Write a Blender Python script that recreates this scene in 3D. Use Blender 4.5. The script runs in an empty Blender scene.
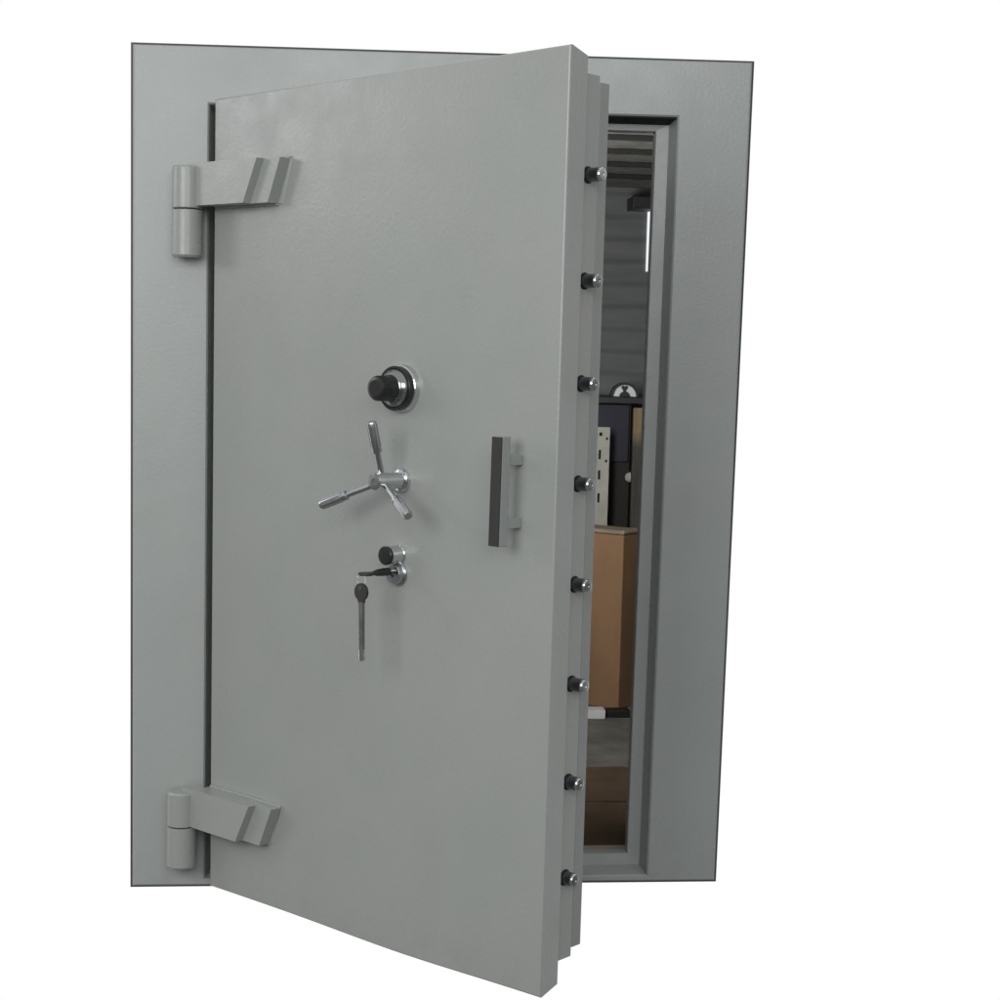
import bpy, math, random
from mathutils import Vector, Matrix
random.seed(4)
S = bpy.context.scene
COL = S.collection
WPOS = {}                                   # world position of every object's origin

# ------------------------------------------------------------------ materials
def new_mat(name):
    m = bpy.data.materials.new(name); m.use_nodes = True
    nt = m.node_tree
    return m, nt, nt.nodes['Principled BSDF']

def noise(nt, scale, detail=4, rough=.55, vec=None, stretch=None):
    n = nt.nodes.new('ShaderNodeTexNoise'); n.inputs['Scale'].default_value = scale
    n.inputs['Detail'].default_value = detail; n.inputs['Roughness'].default_value = rough
    g = nt.nodes.new('ShaderNodeNewGeometry')
    src = g.outputs['Position']
    if stretch:
        mp = nt.nodes.new('ShaderNodeMapping'); mp.inputs['Scale'].default_value = stretch
        nt.links.new(src, mp.inputs['Vector']); src = mp.outputs['Vector']
    nt.links.new(src, n.inputs['Vector'])
    return n.outputs['Fac']

def ramp(nt, fac, stops):
    r = nt.nodes.new('ShaderNodeValToRGB'); e = r.color_ramp.elements
    while len(e) < len(stops): e.new(.5)
    for k, (p, c) in enumerate(stops):
        e[k].position = p; e[k].color = (c, c, c, 1) if isinstance(c, (int, float)) else (*c, 1)
    nt.links.new(fac, r.inputs['Fac'])
    return r.outputs['Color']

def mixc(nt, a, b, fac, mode='MIX'):
    m = nt.nodes.new('ShaderNodeMix'); m.data_type = 'RGBA'; m.blend_type = mode
    if isinstance(fac, (int, float)): m.inputs['Factor'].default_value = fac
    else: nt.links.new(fac, m.inputs['Factor'])
    for s, k in ((a, 6), (b, 7)):
        if isinstance(s, tuple): m.inputs[k].default_value = (*s, 1)
        else: nt.links.new(s, m.inputs[k])
    return m.outputs[2]

def bump(nt, bsdf, layers):
    prev = None
    for h, strength, dist in layers:
        b = nt.nodes.new('ShaderNodeBump'); b.inputs['Strength'].default_value = strength
        b.inputs['Distance'].default_value = dist
        nt.links.new(h, b.inputs['Height'])
        if prev: nt.links.new(prev, b.inputs['Normal'])
        prev = b.outputs['Normal']
    nt.links.new(prev, bsdf.inputs['Normal'])

def enamel(name, base, rlo=.24, rhi=.40, peel=.34):
    m, nt, b = new_mat(name)
    big = ramp(nt, noise(nt, 2.2, 3), [(.3, tuple(c*.97 for c in base)), (.7, tuple(c*1.025 for c in base))])
    tint = ramp(nt, noise(nt, 3.7, 2), [(.35, (.992, 1.0, 1.006)), (.65, (1.004, 1.0, .992))])
    c = mixc(nt, big, tint, 1.0, 'MULTIPLY')
    fine = ramp(nt, noise(nt, 160, 3, .7), [(.3, .965), (.7, 1.02)])
    c = mixc(nt, c, fine, 1.0, 'MULTIPLY')
    scuff = ramp(nt, noise(nt, 26, 6, .75, stretch=(1, 1, .35)), [(.70, 0), (.82, .05)])
    c = mixc(nt, c, (.16, .155, .14), scuff)
    # handling grime gathers low down, paler rubbed paint higher up
    g = nt.nodes.new('ShaderNodeNewGeometry'); sx = nt.nodes.new('ShaderNodeSeparateXYZ'); nt.links.new(g.outputs['Position'], sx.inputs[0])
    mr = nt.nodes.new('ShaderNodeMapRange'); mr.inputs['From Min'].default_value = .16; mr.inputs['From Max'].default_value = .0
    nt.links.new(sx.outputs['Z'], mr.inputs['Value'])
    mu = nt.nodes.new('ShaderNodeMath'); mu.operation = 'MULTIPLY'; nt.links.new(mr.outputs[0], mu.inputs[0])
    nt.links.new(ramp(nt, noise(nt, 17, 6, .7), [(.45, 0), (.75, .22)]), mu.inputs[1])
    c = mixc(nt, c, (.17, .155, .12), mu.outputs[0])
    nt.links.new(c, b.inputs['Base Color'])
    nt.links.new(ramp(nt, noise(nt, 7, 6, .65), [(.3, rlo), (.7, rhi)]), b.inputs['Roughness'])
    bump(nt, b, [(noise(nt, 105, 2.5), peel, .0011), (noise(nt, 260, 2), peel*.6, .0005), (noise(nt, 4, 2), .14, .006)])
    b.inputs['Specular IOR Level'].default_value = .5
    return m

def metal(name, col, rough, brush=None):
    m, nt, b = new_mat(name)
    b.inputs['Metallic'].default_value = 1
    sm = ramp(nt, noise(nt, 22, 2), [(.3, tuple(c*.88 for c in col)), (.7, col)])
    nt.links.new(sm, b.inputs['Base Color'])
    nt.links.new(ramp(nt, noise(nt, 30, 2), [(.3, rough*.8), (.75, rough*1.3)]), b.inputs['Roughness'])
    return m

def plain(name, col, rough, var=.12, scale=14, spec=.5, bumpy=0, stretch=None):
    m, nt, b = new_mat(name)
    c = ramp(nt, noise(nt, scale, 5, .6, stretch=stretch), [(.3, tuple(x*(1-var) for x in col)), (.7, tuple(x*(1+var) for x in col))])
    nt.links.new(c, b.inputs['Base Color'])
    b.inputs['Roughness'].default_value = rough
    b.inputs['Specular IOR Level'].default_value = spec
    if bumpy: bump(nt, b, [(noise(nt, scale*6, 4), bumpy, .002)])
    return m

def emit(name, col, strength):
    m = bpy.data.materials.new(name); m.use_nodes = True; nt = m.node_tree
    nt.nodes.remove(nt.nodes['Principled BSDF'])
    e = nt.nodes.new('ShaderNodeEmission'); e.inputs['Color'].default_value = (*col, 1); e.inputs['Strength'].default_value = strength
    nt.links.new(e.outputs[0], nt.nodes['Material Output'].inputs['Surface'])
    return m

GREY = enamel('grey_enamel', (.288, .301, .287))
GREYF = enamel('grey_enamel_frame', (.334, .351, .340))
DARKEDGE = plain('dark_edge', (.055, .058, .055), .6)
TICK = plain('dial_tick', (.28, .28, .27), .5)
GREYP = enamel('grey_enamel_plug', (.345, .350, .335), .34, .52, .6)
CHROME = metal('chrome', (.72, .73, .74), .10)
STEEL = metal('dull_steel', (.50, .51, .52), .24)
DARKSTEEL = metal('dark_steel', (.19, .19, .205), .20)
BOLTEND = metal('machined_bolt_end', (.62, .63, .63), .30)
BOLTDULL = metal('dull_bolt_end', (.42, .425, .43), .28)
GLOSS = metal('dark_chrome', (.30, .30, .31), .13)
KEYST = metal('key_steel', (.30, .30, .28), .38)
BLACK = plain('black_plastic', (.012, .012, .013), .32)
BLACKM = plain('black_matt', (.022, .022, .023), .5)
FLATBLACK = plain('black_gap', (.008, .008, .008), .8)
CARD = plain('cardboard', (.335, .195, .105), .8, .14, 7, .2, .15, (1, 1, .4))
CARDTOP = plain('cardboard_lid', (.36, .29, .21), .75, .15, 9, .2)
SHEET = plain('floor_cardboard', (.125, .083, .053), .85, .2, 6, .2, .2)
CONC = plain('concrete_floor', (.175, .165, .14), .85, .25, 8, .2, .3)
SOFFIT = plain('dark_ceiling', (.17, .165, .145), .9, .3, 14, .2, .4)
JOIST = plain('joist_black', (.016, .015, .014), .8)
NAVY = plain('navy_panel', (.018, .018, .032), .6, .3, 5)
BROWNBLACK = plain('brown_black', (.016, .012, .008), .7)
CREAM = plain('cream_metal', (.44, .425, .36), .45)
WHITE = plain('white_enamel', (.82, .82, .80), .4, .03)
WOOD = plain('olive_wood', (.26, .195, .10), .7, .3, 9, .3, 0, (4, 4, .4))
WOODDARK = plain('shaded_wood', (.10, .09, .07), .8, .3, 9, .3, 0, (4, 4, .4))  # darker copy of the olive wood, toned for shade
OUTER = plain('room_shell', (.25, .25, .25), .9)

def wall_mat():
    m, nt, b = new_mat('dark_corrugated_wall')
    c = ramp(nt, noise(nt, 3, 5, .6, stretch=(1, 1, 6)), [(.3, (.150, .155, .150)), (.7, (.195, .200, .192))])
    w = nt.nodes.new('ShaderNodeTexWave'); w.bands_direction = 'Z'; w.inputs['Scale'].default_value = 3.4
    w.inputs['Distortion'].default_value = .6; w.inputs['Detail'].default_value = 2
    g = nt.nodes.new('ShaderNodeNewGeometry'); nt.links.new(g.outputs['Position'], w.inputs['Vector'])
    c = mixc(nt, c, ramp(nt, w.outputs['Fac'], [(.0, .80), (.25, 1)]), 1.0, 'MULTIPLY')
    nt.links.new(c, b.inputs['Base Color']); b.inputs['Roughness'].default_value = .8
    b.inputs['Specular IOR Level'].default_value = .2
    return m
WALL = wall_mat()

# ------------------------------------------------------------------ mesh helpers
class MB:
    def __init__(self): self.v = []; self.f = []; self.sm = []
    def add(self, vs, fs, smooth=False):
        o = len(self.v); self.v += [Vector(p) for p in vs]
        self.f += [tuple(i+o for i in f) for f in fs]; self.sm += [smooth]*len(fs)
        return self
    def rings(self, rings, cap0=True, cap1=True, smooth=False):
        n = len(rings[0]); vs = [p for r in rings for p in r]; fs = []
        for k in range(len(rings)-1):
            for i in range(n):
                j = (i+1) % n
                fs.append((k*n+i, k*n+j, (k+1)*n+j, (k+1)*n+i))
        self.add(vs, fs, smooth)
        if cap0: self.add(rings[0], [tuple(range(n))[::-1]], False)
        if cap1: self.add(rings[-1], [tuple(range(n))], False)
        return self
    def lathe(self, c, ax, prof, n=40, cap0=True, cap1=True, smooth=True):
        """prof: (radius, height along ax); sharp corners are cut with doubled rings"""
        ax = Vector(ax).normalized()
        a = ax.orthogonal().normalized(); b = ax.cross(a)
        c = Vector(c)
        def ring(r, h): return [c+ax*h+(a*math.cos(t)+b*math.sin(t))*r for t in [2*math.pi*i/n for i in range(n)]]
        R = [ring(r, h) for r, h in prof]
        for k in range(len(R)-1): self.rings([R[k], R[k+1]], cap0 and k == 0, cap1 and k == len(R)-2, smooth)
        return self
    def tube(self, pts, r, n=12):
        for k in range(len(pts)-1):
            p, q = Vector(pts[k]), Vector(pts[k+1])
            self.lathe(p, q-p, [(r, 0), (r, (q-p).length)], n)
        return self
    def box(self, lo, hi, fn=None):
        x0, y0, z0 = lo; x1, y1, z1 = hi
        vs = [(x0,y0,z0),(x1,y0,z0),(x1,y1,z0),(x0,y1,z0),(x0,y0,z1),(x1,y0,z1),(x1,y1,z1),(x0,y1,z1)]
        if fn: vs = [fn(*p) for p in vs]
        return self.add(vs, [(0,3,2,1),(4,5,6,7),(0,1,5,4),(1,2,6,5),(2,3,7,6),(3,0,4,7)])
    def build(self, name, mat, parent=None, bevel=0, seg=2, angle=35):
        import bmesh
        n = len(self.v); org = Vector((sum(v.x for v in self.v)/n, sum(v.y for v in self.v)/n, sum(v.z for v in self.v)/n))
        if parent is None: org.z = min(v.z for v in self.v)
        me = bpy.data.meshes.new(name); me.from_pydata([v-org for v in self.v], [], self.f)
        for p, s in zip(me.polygons, self.sm): p.use_smooth = s
        bm = bmesh.new(); bm.from_mesh(me); bmesh.ops.remove_doubles(bm, verts=bm.verts, dist=1e-5)
        bmesh.ops.recalc_face_normals(bm, faces=bm.faces)
        for e in bm.edges:                    # keep lathe corners crisp
            if len(e.link_faces) == 2 and e.calc_face_angle(0) > math.radians(32): e.smooth = False
        bm.to_mesh(me); bm.free()
        me.materials.append(mat)
        o = bpy.data.objects.new(name, me); COL.objects.link(o)
        WPOS[o.name] = org
        if parent:
            o.parent = parent; o.location = org-WPOS[parent.name]
        else: o.location = org
        if bevel:
            b = o.modifiers.new('bevel', 'BEVEL'); b.width = bevel; b.segments = seg; b.limit_method = 'ANGLE'; b.angle_limit = math.radians(angle)
            b.harden_normals = True
            for p in me.polygons: p.use_smooth = True
            for e in me.edges: pass
        return o

def empty(name, loc, label, cat, group=None):
    o = bpy.data.objects.new(name, None); COL.objects.link(o); o.location = loc; o.empty_display_size = .1
    WPOS[o.name] = Vector(loc); o['label'] = label; o['category'] = cat
    if group: o['group'] = group
    return o
def tag(o, label, cat, group=None):
    o['label'] = label; o['category'] = cat
    if group: o['group'] = group
    return o
def struct(o): o['kind'] = 'structure'; return o

# ------------------------------------------------------------------ coordinates
FW, FH = 1.5185, 2.1
CORN = dict(BL=(.006, -.0065), BR=(1.5097, .0034), TL=(-.0059, 2.0893), TR=(1.5291, 2.1065))
def F(x, z, y=0):                              # frame coordinates, slightly out of square like the real welded frame
    s, t = x/FW, z/FH
    f = lambda k: (CORN['BL'][k]*(1-s)+CORN['BR'][k]*s)*(1-t)+(CORN['TL'][k]*(1-s)+CORN['TR'][k]*s)*t
    return Vector((f(0), y, f(1)))
TH = .81239; CT, ST = math.cos(TH), math.sin(TH)
HX, HY = .20477, -.03813
def D(u, z, v=0):                              # door coordinates: u along the leaf, v into the leaf
    return Vector((HX+u*CT+v*ST, HY-u*ST+v*CT, z))
U = Vector((CT, -ST, 0)); N = Vector((-ST, -CT, 0)); Z = Vector((0, 0, 1))   # N: out of the door face
DW = 1.0958; ZB, ZT = .0204, 1.9701
DC = dict(HB=(.003, .0104), HT=(-.009, 1.957), FB=(1.0894, .0258), FT=(1.0994, 1.9745))
def DL(u, z, v=0):                             # leaf outline, a hair out of square
    s, t = u/DW, (z-ZB)/(ZT-ZB)
    f = lambda k: (DC['HB'][k]*(1-s)+DC['FB'][k]*s)*(1-t)+(DC['HT'][k]*(1-s)+DC['FT'][k]*s)*t
    return D(f(0), f(1), v)

# ------------------------------------------------------------------ the vault door
door = empty('vault_door', (.76, 0, 0), 'grey enamelled steel vault door standing ajar in its wide grey frame', 'vault door'); door['kind'] = 'thing'

# frame: chamfered outer edge, stepped rebate, one welded mesh
XL, XO, ZO, ZOB = .186, 1.333, 1.9575, .0205
def fring(l, r, b, t, y): return [F(l, b, y), F(r, b, y), F(r, t, y), F(l, t, y)]
rings = [fring(.012, FW-.012, .010, FH-.010, .165), fring(.003, FW-.003, .003, FH-.003, .165), fring(.003, FW-.003, .003, FH-.003, .010), fring(.005, FW-.005, .005, FH-.005, .002), fring(.010, FW-.009, .008, FH-.008, 0),
         fring(XL-.004, XO+.004, ZOB-.003, ZO+.004, 0), fring(XL, XO, ZOB, ZO, .004), fring(XL+.010, XO-.010, ZOB+.008, ZO-.010, .064),
         fring(XL+.041, XO-.041, ZOB+.036, ZO-.027, .066), fring(XL+.043, XO-.043, ZOB+.038, ZO-.029, .069), fring(XL+.043, XO-.043, ZOB+.038, ZO-.029, .100),
         fring(XL+.030, XO-.030, ZOB+.030, ZO-.020, .165), fring(.012, FW-.012, .010, FH-.010, .165)]
mb = MB().rings(rings, False, False)
frame = mb.build('frame', GREYF, door)

MB().rings([fring(.0028, FW-.0028, .0028, FH-.0028, .030), fring(-.001, FW+.001, -.0005, FH+.0005, .030), fring(-.001, FW+.001, -.0005, FH+.0005, .006), fring(.0045, FW-.0045, .0045, FH-.0045, .0045)], False, False).build('edge_trim', DARKEDGE, frame)

# dark strip added under the rebate head to stand for shade on the soffit
MB().add([F(x, z, y) for x, z, y in ((XL+.02, ZO-.0035, .006), (XO-.004, ZO-.0035, .006), (XO-.012, ZO-.0125, .062), (XL+.02, ZO-.0125, .062), (XL+.02, ZO-.0005, .0055), (XO-.004, ZO-.0005, .0055), (XO-.012, ZO-.0095, .0625), (XL+.02, ZO-.0095, .0625))],
         [(0, 1, 2, 3), (7, 6, 5, 4), (0, 4, 5, 1), (1, 5, 6, 2), (2, 6, 7, 3), (3, 7, 4, 0)]).build('soffit_shade', FLATBLACK, frame)

# leaf
def dring(du, zb, zt, v, dh=None):
    dh = du if dh is None else dh
    return [DL(dh, ZB+zb, v), DL(DW-du, ZB+zb, v), DL(DW-du, ZT-zt, v), DL(dh, ZT-zt, v)]
def bring(du, zb, zt, v, n=22):
    pts = []
    for k in range(n+1):                       # lower edge sags a little, as on the flame-cut plate
        u = du+(DW-2*du)*k/n; f = u/DW
        p = DL(u, ZB+zb, v); p.z -= .0075*math.exp(-((f-.62)/.26)**2)
        pts.append(p)
    return pts+[DL(DW-du, ZT-zt, v), DL(du, ZT-zt, v)]
mb = MB().rings([bring(.004, .004, .004, 0), bring(.0012, .0012, .0012, .0012), bring(0, 0, 0, .004), bring(.010, .010, .012, .068), bring(.013, .013, .015, .071)], True, True)
leaf = mb.build('door_leaf', GREY, door)
mb = MB().rings([dring(.040, .042, .038, .0705), dring(.040, .042, .038, .147), dring(.042, .044, .040, .150), dring(.064, .066, .060, .151), dring(.064, .066, .060, .163)], True, True)
plug = mb.build('bolt_case', GREYP, leaf)
MB().rings([dring(.052, .057, .050, .1605), dring(.050, .055, .048, .1630), dring(.050, .055, .048, .192), dring(.053, .058, .051, .195)], True, True).build('back_flange', GREY, leaf)

# locking bolts along the free edge (protrude along U from the bolt case)
BU = [1.092, 1.090, 1.089, 1.0865, 1.0855, 1.0865, 1.081, 1.0755]
BZ = [1.7316, 1.5148, 1.3027, 1.0933, .8808, .6685, .4567, .2479]
BV = .118
def edge_at(z): return (DL(DW-.041, z, BV)-D(0, z, BV)).dot(U)
c = D(BU[0]-.043, BZ[0], BV)
e0 = D(edge_at(BZ[0]), BZ[0], BV)
sleeve = MB().lathe(e0-U*.003, U, [(.0178, 0), (.0178, .005), (.0166, .007), (.0150, .007)], 36).build('bolt_sleeve', FLATBLACK, leaf)
bolt = MB().lathe(c-U*.012, U, [(.0146, 0), (.0146, .0545)], 40, True, False).build('locking_bolt', DARKSTEEL, leaf)
rim = MB().lathe(c-U*.012, U, [(.0146, .0545), (.0146, .0555), (.0122, .0600)], 40, False, False).build('bolt_rim', CHROME, leaf)
tip_ = MB().lathe(c-U*.012, U, [(.0122, .0600), (.0115, .0602), (.0040, .0602), (.0030, .0588)], 40, False, True).build('bolt_tip', BOLTEND, leaf)
for k in range(8):
    ck = D(BU[k]-.043, BZ[k], BV); ek = D(edge_at(BZ[k]), BZ[k], BV)
    for o, d in ((sleeve, ek-e0), (bolt, ck-c), (rim, ck-c), (tip_, ck-c)):
        n = o
        if k:
            n = o.copy(); COL.objects.link(n); n.parent = leaf; n.location = o.location+d
        if o is tip_ and k not in (0, 5):
            n.material_slots[0].link = 'OBJECT'; n.material_slots[0].material = BOLTDULL

# hinges
PV = Vector((.1365, -.042, 0)); HR = .037
def hinge(z0, zs_, z1, sz0, sz1, tail):
    """z0..zs_ lower knuckle on the frame, zs_..z1 upper knuckle with the strap welded to the leaf"""
    low = MB().lathe(PV+Z*z0, Z, [(HR-.004, 0), (HR, .005), (HR, zs_-z0-.003), (HR-.002, zs_-z0-.0015)], 48)
    low = low.build('hinge_knuckle', GREY, door)
    MB().lathe(PV+Z*(zs_-.0015), Z, [(HR-.006, 0), (HR-.006, .003)], 48).build('hinge_washer', FLATBLACK, low)
    MB().box((PV.x-.012, -.030, z0+.012), (PV.x+.012, .002, zs_-.012)).build('weld_block', GREYF, low)
    h = zs_+.0015
    up = MB().lathe(PV+Z*h, Z, [(HR-.002, 0), (HR, .002), (HR, z1-h-.005), (HR-.004, z1-h)], 48)
    st = up.build('hinge_knuckle', GREY, door)
    # strap: stacked stepped plates, ends on the skew
    prof = [(-.044, .055, 0), (.166, .055, .048), (.169, .034, .048), (.230, .034, .042), (.233, tail[1], .040), (tail[0], tail[1], .032), (tail[0]+.004, .0004, .032)]
    def P(u, sk, z, v):
        t = (z-sz0)/(sz1-sz0)
        return D(u+sk*t, z, v)
    front = [[P(u, sk, z, -T) for u, T, sk in prof] for z in (sz0, sz1)]
    loops = []
    for i, z in enumerate((sz0, sz1)):
        u, T, sk = prof[-1]
        loops.append(front[i]+[P(u, sk, z, .0006), P(.004, 0, z, .0006), P(.004, 0, z, -.022), P(-.044, 0, z, -.022)])
    n = len(loops[0]); vs = loops[0]+loops[1]
    MB().add(vs, [tuple(range(n))[::-1], tuple(range(n, 2*n))]+[(i, (i+1) % n, n+(i+1) % n, n+i) for i in range(n)]).build('hinge_strap', GREY, st, bevel=.0018)
    # painted-over weld beads where the strap meets the leaf
    for z, sgn in ((sz1, 1), (sz0, -1)):
        t = 1 if sgn > 0 else 0; u1 = .233+.040*t; k = 46
        pts = [D(.006+(u1-.006)*q/k, z+sgn*(.0006+.0010*random.random()), -.0012-.0008*random.random()) for q in range(k+1)]
        MB().tube(pts, .0042, 8).build('weld_bead', GREY, st)
    for sx_ in (-1, 1):
        pts = [PV+Vector((sx_*.0128, -.0012-.001*random.random(), z0+.013+(zs_-z0-.026)*q/24)) for q in range(25)]
        MB().tube(pts, .0038, 8).build('weld_bead', GREYF, low)
hinge(1.575, 1.690, 1.793, 1.697, 1.799, (.242, .0030))
hinge(.062, .167, .255, .170, .266, (.240, .0030))

# combination dial
c = D(.6515, 1.2795)
dial = MB().lathe(c, N, [(.0530, 0), (.0530, .004), (.0500, .012), (.0470, .014)], 64).build('combination_dial', CHROME, door)
MB().lathe(c, N, [(.0480, .0135), (.0490, .016), (.0490, .0275), (.0475, .0295), (.0435, .0295), (.0425, .0275)], 64).build('dial_ring', BLACK, dial)
MB().lathe(c, N, [(.0425, .0270), (.0415, .0300), (.0330, .0400), (.0290, .0420)], 64).build('dial_skirt', GLOSS, dial)
mb = MB().lathe(c, N, [(.0300, .0415), (.0285, .050), (.0265, .060), (.0262, .080), (.0240, .0845), (.018, .086)], 56)
for k in range(30):                           # knurled grip
    t = 2*math.pi*k/30; d = U*math.cos(t)+Z*math.sin(t)
    mb.lathe(c+d*.0260+N*.060, N, [(.0016, 0), (.0016, .019), (.0008, .021)], 6)
mb.build('dial_knob', BLACK, dial)
mb = MB()
for k in range(50):                           # graduation ticks on the skirt
    t = 2*math.pi*k/50; d = U*math.cos(t)+Z*math.sin(t); e = N.cross(d)
    L = .0065 if k % 5 == 0 else .004
    p0 = c+d*.0410+N*.0312; p1 = c+d*(.0410-L)+N*(.0312+L*1.18)
    w = e*.0004
    mb.add([p0-w, p0+w, p1+w, p1-w], [(0, 1, 2, 3)])
mb.build('dial_marks', TICK, dial)

# three-spoke handle
c = D(.656, 1.078)
wheel = MB().lathe(c, N, [(.0260, 0), (.0260, .006), (.0235, .010), (.0185, .012), (.0180, .050), (.0195, .052), (.0200, .080), (.0185, .086)], 48).build('spoke_handle', CHROME, door)
MB().lathe(c, N, [(.0170, .0858), (.0160, .0880), (.008, .0890)], 40).build('hub_cap', BOLTDULL, wheel)
for a, ex in ((2, 0), (117, .010), (247, .026)):
    t = math.radians(a); d = (U*math.sin(t)+Z*math.cos(t)); ax = (d*.125+N*.040).normalized()
    p = c+N*.066+d*.014
    sp = MB().lathe(p, ax, [(.0072, 0), (.0066, .056+ex)], 20).build('spoke', STEEL, wheel)
    sp2 = MB().lathe(p+ax*(.050+ex), ax, [(.0072, 0), (.0108, .003), (.0108, .010), (.0098, .0105), (.0098, .0125), (.0108, .013), (.0108, .068), (.0090, .072)], 24)
    for k in range(10):
        q = 2*math.pi*k/10; o1 = ax.orthogonal().normalized(); o2 = ax.cross(o1); e = o1*math.cos(q)+o2*math.sin(q)
        sp2.lathe(p+ax*(.066+ex)+e*.0103, ax, [(.0014, 0), (.0013, .050)], 6)
    g = sp2.build('spoke_grip', STEEL, wheel)

# pull handle: black faced flat bar on two posts
pull = MB().box((.979, .967, -.068), (1.0065, 1.193, -.042), lambda u, z, v: D(u-.002*(1-(z-.967)/.226), z, v) if False else D(u, z, v))
pull = MB().add([D(u-(.003 if z < 1 else 0), z, v) for (u, z, v) in [(.979, .967, -.042), (1.0065, .967, -.042), (1.0065, .967, -.068), (.979, .967, -.068), (.979, 1.193, -.042), (1.0065, 1.193, -.042), (1.0065, 1.193, -.068), (.979, 1.193, -.068)]],
                [(0, 3, 2, 1), (4, 5, 6, 7), (0, 1, 5, 4), (1, 2, 6, 5), (2, 3, 7, 6), (3, 0, 4, 7)]).build('pull_handle', GREY, door, bevel=.002)
MB().add([D(u-(.003 if z < 1 else 0), z, v) for (u, z, v) in [(.9795, .968, -.0675), (1.006, .968, -.0675), (1.006, .968, -.0715), (.9795, .968, -.0715), (.9795, 1.192, -.0675), (1.006, 1.192, -.0675), (1.006, 1.192, -.0715), (.9795, 1.192, -.0715)]],
         [(0, 3, 2, 1), (4, 5, 6, 7), (0, 1, 5, 4), (1, 2, 6, 5), (2, 3, 7, 6), (3, 0, 4, 7)]).build('face_strip', BLACKM, pull, bevel=.0008)
for zc in (1.144, 1.014):
    MB().add([D(u, z, v) for (u, z, v) in [(.982, zc-.011, .0005), (1.004, zc-.011, .0005), (1.004, zc-.011, -.043), (.982, zc-.011, -.043), (.982, zc+.011, .0005), (1.004, zc+.011, .0005), (1.004, zc+.011, -.043), (.982, zc+.011, -.043)]],
             [(0, 3, 2, 1), (4, 5, 6, 7), (0, 1, 5, 4), (1, 2, 6, 5), (2, 3, 7, 6), (3, 0, 4, 7)]).build('handle_post', GREY, pull, bevel=.0015)

# key lock: round swing cover above an open key escutcheon
c1 = D(.6490, .9130); c2 = D(.6500, .8700)
mb = MB().lathe(c2, N, [(.0270, 0), (.0270, .004), (.0250, .007), (.0225, .008), (.0220, .017), (.0200, .020), (.006, .020), (.005, .012)], 48)
lock = mb.build('key_lock', STEEL, door)
MB().lathe(c1, N, [(.0225, 0), (.0225, .004), (.0210, .006), (.0205, .034), (.0195, .037)], 48).build('cover_barrel', CHROME, lock)
MB().lathe(c1, N, [(.0208, .0372), (.0208, .0430), (.0190, .0450), (.010, .0456)], 48).build('swing_cover', BLACK, lock)

# keys
def key(org, along, wide, thin, label, black_len, shaft, hang):
    k = empty('safe_key', org, label, 'key', 'keys of the vault door')
    along, wide, thin = map(lambda q: Vector(q).normalized(), (along, wide, thin))
    def slab(pts, t, mb):                      # outline in (along, wide), thickness along thin
        lo = [org+along*a+wide*w-thin*t for a, w in pts]; hi = [org+along*a+wide*w+thin*t for a, w in pts]
        n = len(pts); mb.add(lo+hi, [tuple(range(n))[::-1], tuple(range(n, 2*n))]+[(i, (i+1) % n, n+(i+1) % n, n+i) for i in range(n)])
        return mb
    R = .0165 if not hang else .0190
    pts = [(R-R*math.cos(t), R*math.sin(t)*1.0) for t in [math.radians(q) for q in range(0, 151, 15)]]
    out = pts+[(.034, .0085), (black_len, .0085), (black_len, -.0085), (.034, -.0085)]+[(a, -w) for a, w in pts[::-1][:-1]]
    return k, slab, out
# the key in the lock: bow lies flat, seen edge on
tip = D(.6500, .8775)+N*.118
k, slab, out = key(tip, -N, U, Z, 'black-bowed key pushed into the chrome lock, seen edge on', .050, 0, False)
slab(out, .0030, MB()).build('key_bow', BLACKM, k, bevel=.0012)
MB().lathe(tip-N*.040, -N, [(.0045, 0), (.0075, .010), (.0088, .030), (.0088, .046)], 20).build('key_collar', BLACK, k)
MB().lathe(tip-N*.085, -N, [(.0042, 0), (.0042, .030)], 16).build('key_shaft', STEEL, k)
# split ring and the hanging key
rc = tip-N*.004-Z*.012
mb = MB(); pts = [rc+(U*math.cos(t)*.0125+Z*math.sin(t)*.0135) for t in [2*math.pi*i/28 for i in range(29)]]
mb.tube(pts, .0009, 8)
tag(mb.build('key_ring', CHROME), 'thin steel split ring joining the two keys at the lock', 'key ring')
top = rc-Z*.007
al = (-Z+U*.035); wd = (U+Z*.035)
k, slab, out = key(top+U*.0, al, wd, N, 'long steel key with black bow hanging from the split ring', .042, .1, True)
slab(out, .0035, MB()).build('key_bow', BLACKM, k, bevel=.0012)
MB().lathe(top+Vector(al).normalized()*.010+N*.0030, N, [(.0042, 0), (.0042, .0014), (.0022, .0014), (.0022, .0002)], 16).build('key_eyelet', CHROME, k)
A = Vector(al).normalized(); Wd = Vector(wd).normalized()
MB().lathe(top+A*.040, A, [(.0078, 0), (.0070, .006), (.0066, .105), (.0060, .108)], 20).build('key_shaft', KEYST, k)
mb = MB()
for s in (-1, 1):
    for a0, a1, w in ((.146, .152, .0085), (.1535, .158, .0070), (.1595, .166, .0088)):
        p = top+A*a0; q = top+A*a1; e = Wd*s
        mb.add([p-N*.0022, p+e*w-N*.0022, q+e*w-N*.0022, q-N*.0022, p+N*.0022, p+e*w+N*.0022, q+e*w+N*.0022, q+N*.0022],
               [(0, 3, 2, 1), (4, 5, 6, 7), (0, 1, 5, 4), (1, 2, 6, 5), (2, 3, 7, 6), (3, 0, 4, 7)])
mb.lathe(top+A*.145, A, [(.0070, 0), (.0070, .022), (.0056, .024)], 16)
mb.build('key_bit', CHROME, k)

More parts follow.
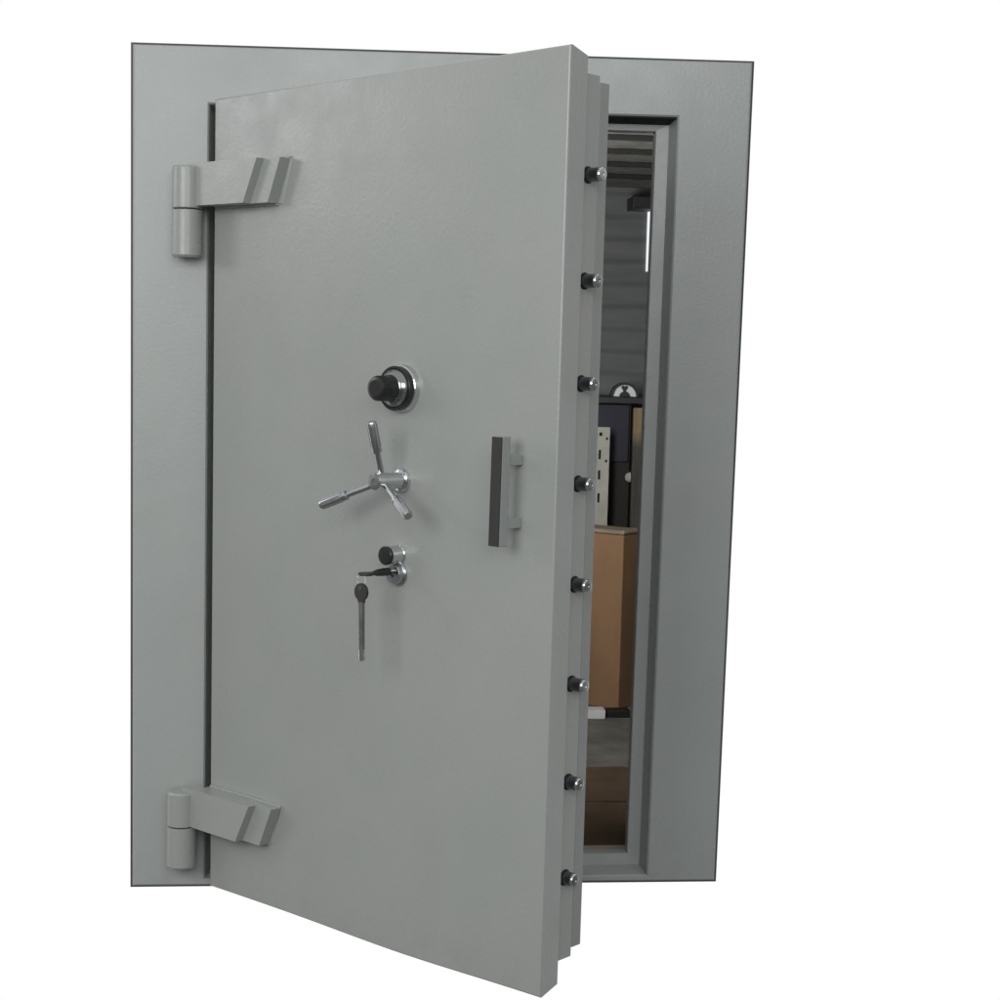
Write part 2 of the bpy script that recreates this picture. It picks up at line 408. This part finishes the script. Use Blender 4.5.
# ------------------------------------------------------------------ the room behind the opening
RX0, RX1, RY0, RY1, RZ = .19, 1.87, .1655, 2.70, 2.06
def wedge(z0, z1):
    o = [(RX0, RY0), (1.31, RY0), (RX1, RY1), (RX0, RY1)]
    return MB().add([(x, y, z0) for x, y in o]+[(x, y, z1) for x, y in o], [(3, 2, 1, 0), (4, 5, 6, 7), (0, 1, 5, 4), (1, 2, 6, 5), (2, 3, 7, 6), (3, 0, 4, 7)])
struct(wedge(-.004, .018).build('room_floor', CONC))
struct(wedge(RZ, RZ+.012).build('room_ceiling', SOFFIT))
struct(MB().box((RX0, RY1, .018), (RX1, RY1+.03, RZ)).build('room_wall_back', WALL))
struct(MB().add([(1.3105, RY0, -.003), (RX1, RY1+.03, -.003), (RX1+.02, RY1+.03, -.003), (1.3305, RY0, -.003), (1.3105, RY0, RZ+.011), (RX1, RY1+.03, RZ+.011), (RX1+.02, RY1+.03, RZ+.011), (1.3305, RY0, RZ+.011)],
           [(0, 3, 2, 1), (4, 5, 6, 7), (0, 1, 5, 4), (1, 2, 6, 5), (2, 3, 7, 6), (3, 0, 4, 7)]).build('room_wall_right', WALL))
struct(MB().box((RX0-.02, RY0, -.004), (RX0, RY1+.03, RZ+.012)).build('room_wall_left', WALL))
JY = [1.10, 1.45, 1.82, 2.21]
for i, y in enumerate(JY):
    tag(MB().box((RX0+.002, y-.014, RZ-.017), (1.30+.215*(y-RY0)+.01, y+.014, RZ-.0005)).build('ceiling_bar', JOIST, bevel=.002),
        ['nearest dark ceiling bar just inside the opening', 'second dark ceiling bar from the doorway', 'third dark ceiling bar from the doorway', 'farthest dark ceiling bar near the back wall'][i], 'bar', 'dark bars under the ceiling')

# cardboard box standing turned, its right edge towards the jamb
K = Vector((1.575, 2.03, 0)); rd = Vector((.63, .78, 0)).normalized(); ld = Vector((-.78, .63, 0)).normalized()
def boxm(a0, a1, b0, b1, z0, z1): return MB().box((a0, b0, z0), (a1, b1, z1), lambda a, b, z: K+ld*a+rd*b+Z*z)
bx = empty('cardboard_box', K+ld*.2+rd*.06+Z*.018, 'tall brown cardboard box standing on the room floor beyond the opening', 'box')
boxm(0, .40, 0, .13, .018, .690).build('box_body', CARD, bx, bevel=.006)
boxm(-.003, .403, -.003, .133, .6905, .708).build('box_lid', CARDTOP, bx, bevel=.007, seg=3)
tag(MB().box((1.40, 1.87, .0185), (1.502, 1.94, .052)).build('wooden_block', WHITE, bevel=.003), 'small white block on the floor at the foot of the cardboard box', 'block')
tag(MB().box((1.512, 1.90, .0185), (1.60, 1.955, .046)).build('wooden_block', BROWNBLACK, bevel=.004), 'small black block on the floor beside the white one', 'block')
def sheet(y0, y1):
    o = [(.75, y0), (1.303+.218*(y0-.1655), y0), (1.303+.218*(y1-.1655), y1), (.79, y1)]
    return MB().add([(x, y, .0185) for x, y in o]+[(x, y, .0225) for x, y in o], [(3, 2, 1, 0), (4, 5, 6, 7), (0, 1, 5, 4), (1, 2, 6, 5), (2, 3, 7, 6), (3, 0, 4, 7)])
tag(sheet(.72, 1.14).build('cardboard_sheet', SHEET, bevel=.001), 'brown cardboard sheet flat on the floor, farther from the sill', 'cardboard sheet', 'sheets on the floor')
tag(sheet(.255, .700).build('cardboard_sheet', SHEET, bevel=.001), 'brown cardboard sheet flat on the floor just behind the sill', 'cardboard sheet', 'sheets on the floor')

# dark cabinet with its ledge, half-round dial on top
cab = empty('dark_cabinet', (1.43, 2.53, .018), 'tall black cabinet with navy upper panel behind the cardboard box', 'cabinet')
MB().box((1.20, 2.43, .018), (1.658, 2.66, 1.178)).build('cabinet_body', BROWNBLACK, cab, bevel=.004)
MB().box((1.215, 2.418, .945), (1.648, 2.4285, 1.174)).build('upper_panel', NAVY, cab, bevel=.003)
MB().box((1.15, 2.38, 1.1785), (1.704, 2.67, 1.206)).build('top_ledge', BLACKM, cab, bevel=.004)
MB().lathe((1.655, 2.4285, .885), (0, -1, 0), [(.008, 0), (.008, .012), (.019, .016), (.019, .026), (.012, .031)], 24).build('cabinet_knob', CREAM, cab)
dg = empty('half_round_dial', (1.628, 2.44, 1.206), 'white half-round dial with black rim on the dark ledge', 'dial')
def half(r0, r1, y0, y1, cx=1.628, cz=1.2065, a0=0, a1=180, n=28):
    m = MB(); A = [math.radians(a0+(a1-a0)*i/n) for i in range(n+1)]
    q = lambda r, t, y: (cx+r*math.cos(t), y, cz+r*math.sin(t))
    for i in range(n):
        t, u = A[i], A[i+1]
        v = [q(r0, t, y0), q(r1, t, y0), q(r1, t, y1), q(r0, t, y1), q(r0, u, y0), q(r1, u, y0), q(r1, u, y1), q(r0, u, y1)]
        m.add(v, [(0, 4, 5, 1), (1, 5, 6, 2), (2, 6, 7, 3), (3, 7, 4, 0)]+([(0, 1, 2, 3)] if i == 0 else [])+([(4, 7, 6, 5)] if i == n-1 else []))
    return m
half(.047, .057, 2.425, 2.46).build('dial_rim', BLACKM, dg)
half(.014, .0465, 2.436, 2.452, cz=1.2068).build('dial_face', WHITE, dg)
m = MB()
m.add([(1.628-.013, 2.434, 1.243), (1.628+.013, 2.434, 1.243), (1.628, 2.434, 1.216), (1.628-.013, 2.4358, 1.243), (1.628+.013, 2.4358, 1.243), (1.628, 2.4358, 1.216)], [(0, 2, 1), (3, 4, 5), (0, 1, 4, 3), (1, 2, 5, 4), (2, 0, 3, 5)])
m.lathe((1.628-.0065, 2.4358, 1.243), (0, -1, 0), [(.0072, 0), (.0072, .0022)], 16).lathe((1.628+.0065, 2.4358, 1.243), (0, -1, 0), [(.0072, 0), (.0072, .0024)], 16)
m.build('dial_emblem', BLACKM, dg)
half(.0005, .021, 2.428, 2.435, cz=1.2068).build('dial_hub', BLACKM, dg)

# slotted cream steel upright
po = empty('slotted_upright', (1.52, 2.30, .018), 'cream painted slotted steel upright standing behind the cardboard box', 'upright')
MB().box((1.478, 2.295, .018), (1.552, 2.298, 1.088)).box((1.478, 2.298, .018), (1.481, 2.335, 1.088)).build('angle_profile', CREAM, po)
for x, z, w, h in ((1.516, 1.060, .006, .007), (1.541, 1.043, .004, .005), (1.514, .980, .0045, .018), (1.540, .955, .004, .005), (1.514, .900, .0045, .018), (1.514, .81, .0045, .018)):
    MB().box((x-w, 2.2938, z-h), (x+w, 2.2948, z+h)).build('slot', FLATBLACK, po)

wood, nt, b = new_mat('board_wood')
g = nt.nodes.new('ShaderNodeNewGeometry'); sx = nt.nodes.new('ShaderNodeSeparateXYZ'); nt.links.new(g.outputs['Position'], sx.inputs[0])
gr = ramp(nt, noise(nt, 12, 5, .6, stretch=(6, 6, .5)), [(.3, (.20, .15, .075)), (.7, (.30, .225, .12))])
lo = ramp(nt, noise(nt, 12, 5, .6, stretch=(6, 6, .5)), [(.3, (.05, .045, .035)), (.7, (.09, .08, .065))])  # shade on the board's lower part, painted in by height
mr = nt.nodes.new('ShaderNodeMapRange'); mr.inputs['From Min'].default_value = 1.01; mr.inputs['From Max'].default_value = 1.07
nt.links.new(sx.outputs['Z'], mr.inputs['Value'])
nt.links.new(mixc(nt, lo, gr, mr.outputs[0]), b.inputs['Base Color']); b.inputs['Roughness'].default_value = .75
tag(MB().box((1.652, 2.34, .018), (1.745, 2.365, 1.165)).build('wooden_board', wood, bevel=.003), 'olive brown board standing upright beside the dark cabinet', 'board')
tag(MB().box((1.64, 2.46, 1.955), (1.735, 2.60, 2.004)).build('junction_box', BLACKM, bevel=.004), 'black box hung under the ceiling near the back wall', 'box')
glow_strip = empty('jamb_glint', (1.78, 2.69, 1.75), 'tall narrow bright strip added on the back wall for a reflection on the jamb', 'glint'); glow_strip['kind'] = 'thing'  # glowing strip added in place of light reflected on the jamb
MB().box((1.743, 2.692, 1.72), (1.84, 2.6985, 2.01)).build('glint_pane', emit('glint_glow', (.93, .97, 1), .95), glow_strip)

# ------------------------------------------------------------------ white sweep
mb = MB().add([(-14, 4.4, -7), (16, 4.4, -7), (16, 4.4, 10), (-14, 4.4, 10)], [(0, 1, 2, 3)])
struct(mb.build('backdrop', emit('white_sweep', (1, 1, 1), 1.0)))

# ------------------------------------------------------------------ light
W = bpy.data.worlds.new('World'); S.world = W; W.use_nodes = True
nt = W.node_tree; bg = nt.nodes['Background']
tc = nt.nodes.new('ShaderNodeTexCoord'); sp = nt.nodes.new('ShaderNodeSeparateXYZ'); nt.links.new(tc.outputs['Generated'], sp.inputs[0])
rmp = nt.nodes.new('ShaderNodeMapRange'); rmp.inputs['From Min'].default_value = -1; nt.links.new(sp.outputs['Z'], rmp.inputs['Value'])
r = nt.nodes.new('ShaderNodeValToRGB'); e = r.color_ramp.elements
e[0].position = .42; e[0].color = (.13, .13, .13, 1); e[1].position = .85; e[1].color = (.70, .715, .73, 1)
nt.links.new(rmp.outputs[0], r.inputs['Fac']); nt.links.new(r.outputs['Color'], bg.inputs['Color']); bg.inputs['Strength'].default_value = 1.0

def area(name, loc, target, sx, sy, power, col=(1, 1, 1)):
    l = bpy.data.lights.new(name, 'AREA'); l.shape = 'RECTANGLE'; l.size = sx; l.size_y = sy; l.energy = power; l.color = col
    o = bpy.data.objects.new(name, l); COL.objects.link(o); o.location = loc
    o.rotation_euler = (Vector(target)-Vector(loc)).to_track_quat('-Z', 'Y').to_euler(); return o
area('key_lamp', (-1.9, -4.0, 2.3), (.5, 0, 1.25), 2.4, 1.8, 90, (1, .997, .985))
area('fill_lamp', (1.1, -6.0, 2.9), (1.2, 0, 1.0), 3.0, 2.2, 92, (.985, 1, .995))
area('side_window_lamp', (-4.6, .5, 2.75), (.4, -.2, 1.6), 1.3, 1.1, 26, (1, 1, 1))
area('added_room_fill', (.92, .52, 1.40), (1.6, 2.5, 1.35), .26, .6, 19, (.97, .985, 1))  # unseen lamp added behind the leaf to brighten the room

# ------------------------------------------------------------------ camera
cd = bpy.data.cameras.new('camera'); cam = bpy.data.objects.new('camera', cd); COL.objects.link(cam); S.camera = cam
cd.sensor_width = 36; cd.lens = 1663.83/1000*36; cd.clip_start = .05; cd.clip_end = 60
yaw, pitch, roll = -.08999, -.08632, -.02559
R = Matrix.Rotation(yaw, 3, 'Z') @ Matrix.Rotation(pitch, 3, 'X') @ Matrix.Rotation(roll, 3, 'Y')
right, fwd, up = R @ Vector((1, 0, 0)), R @ Vector((0, 1, 0)), R @ Vector((0, 0, 1))
cam.matrix_world = Matrix((( right.x, up.x, -fwd.x, .54229), (right.y, up.y, -fwd.y, -4.16932), (right.z, up.z, -fwd.z, 1.35565), (0, 0, 0, 1)))
S.view_settings.view_transform = 'Standard'; S.view_settings.look = 'None'; S.view_settings.exposure = 0
S.render.engine = 'CYCLES'; S.cycles.use_denoising = True; S.cycles.max_bounces = 8
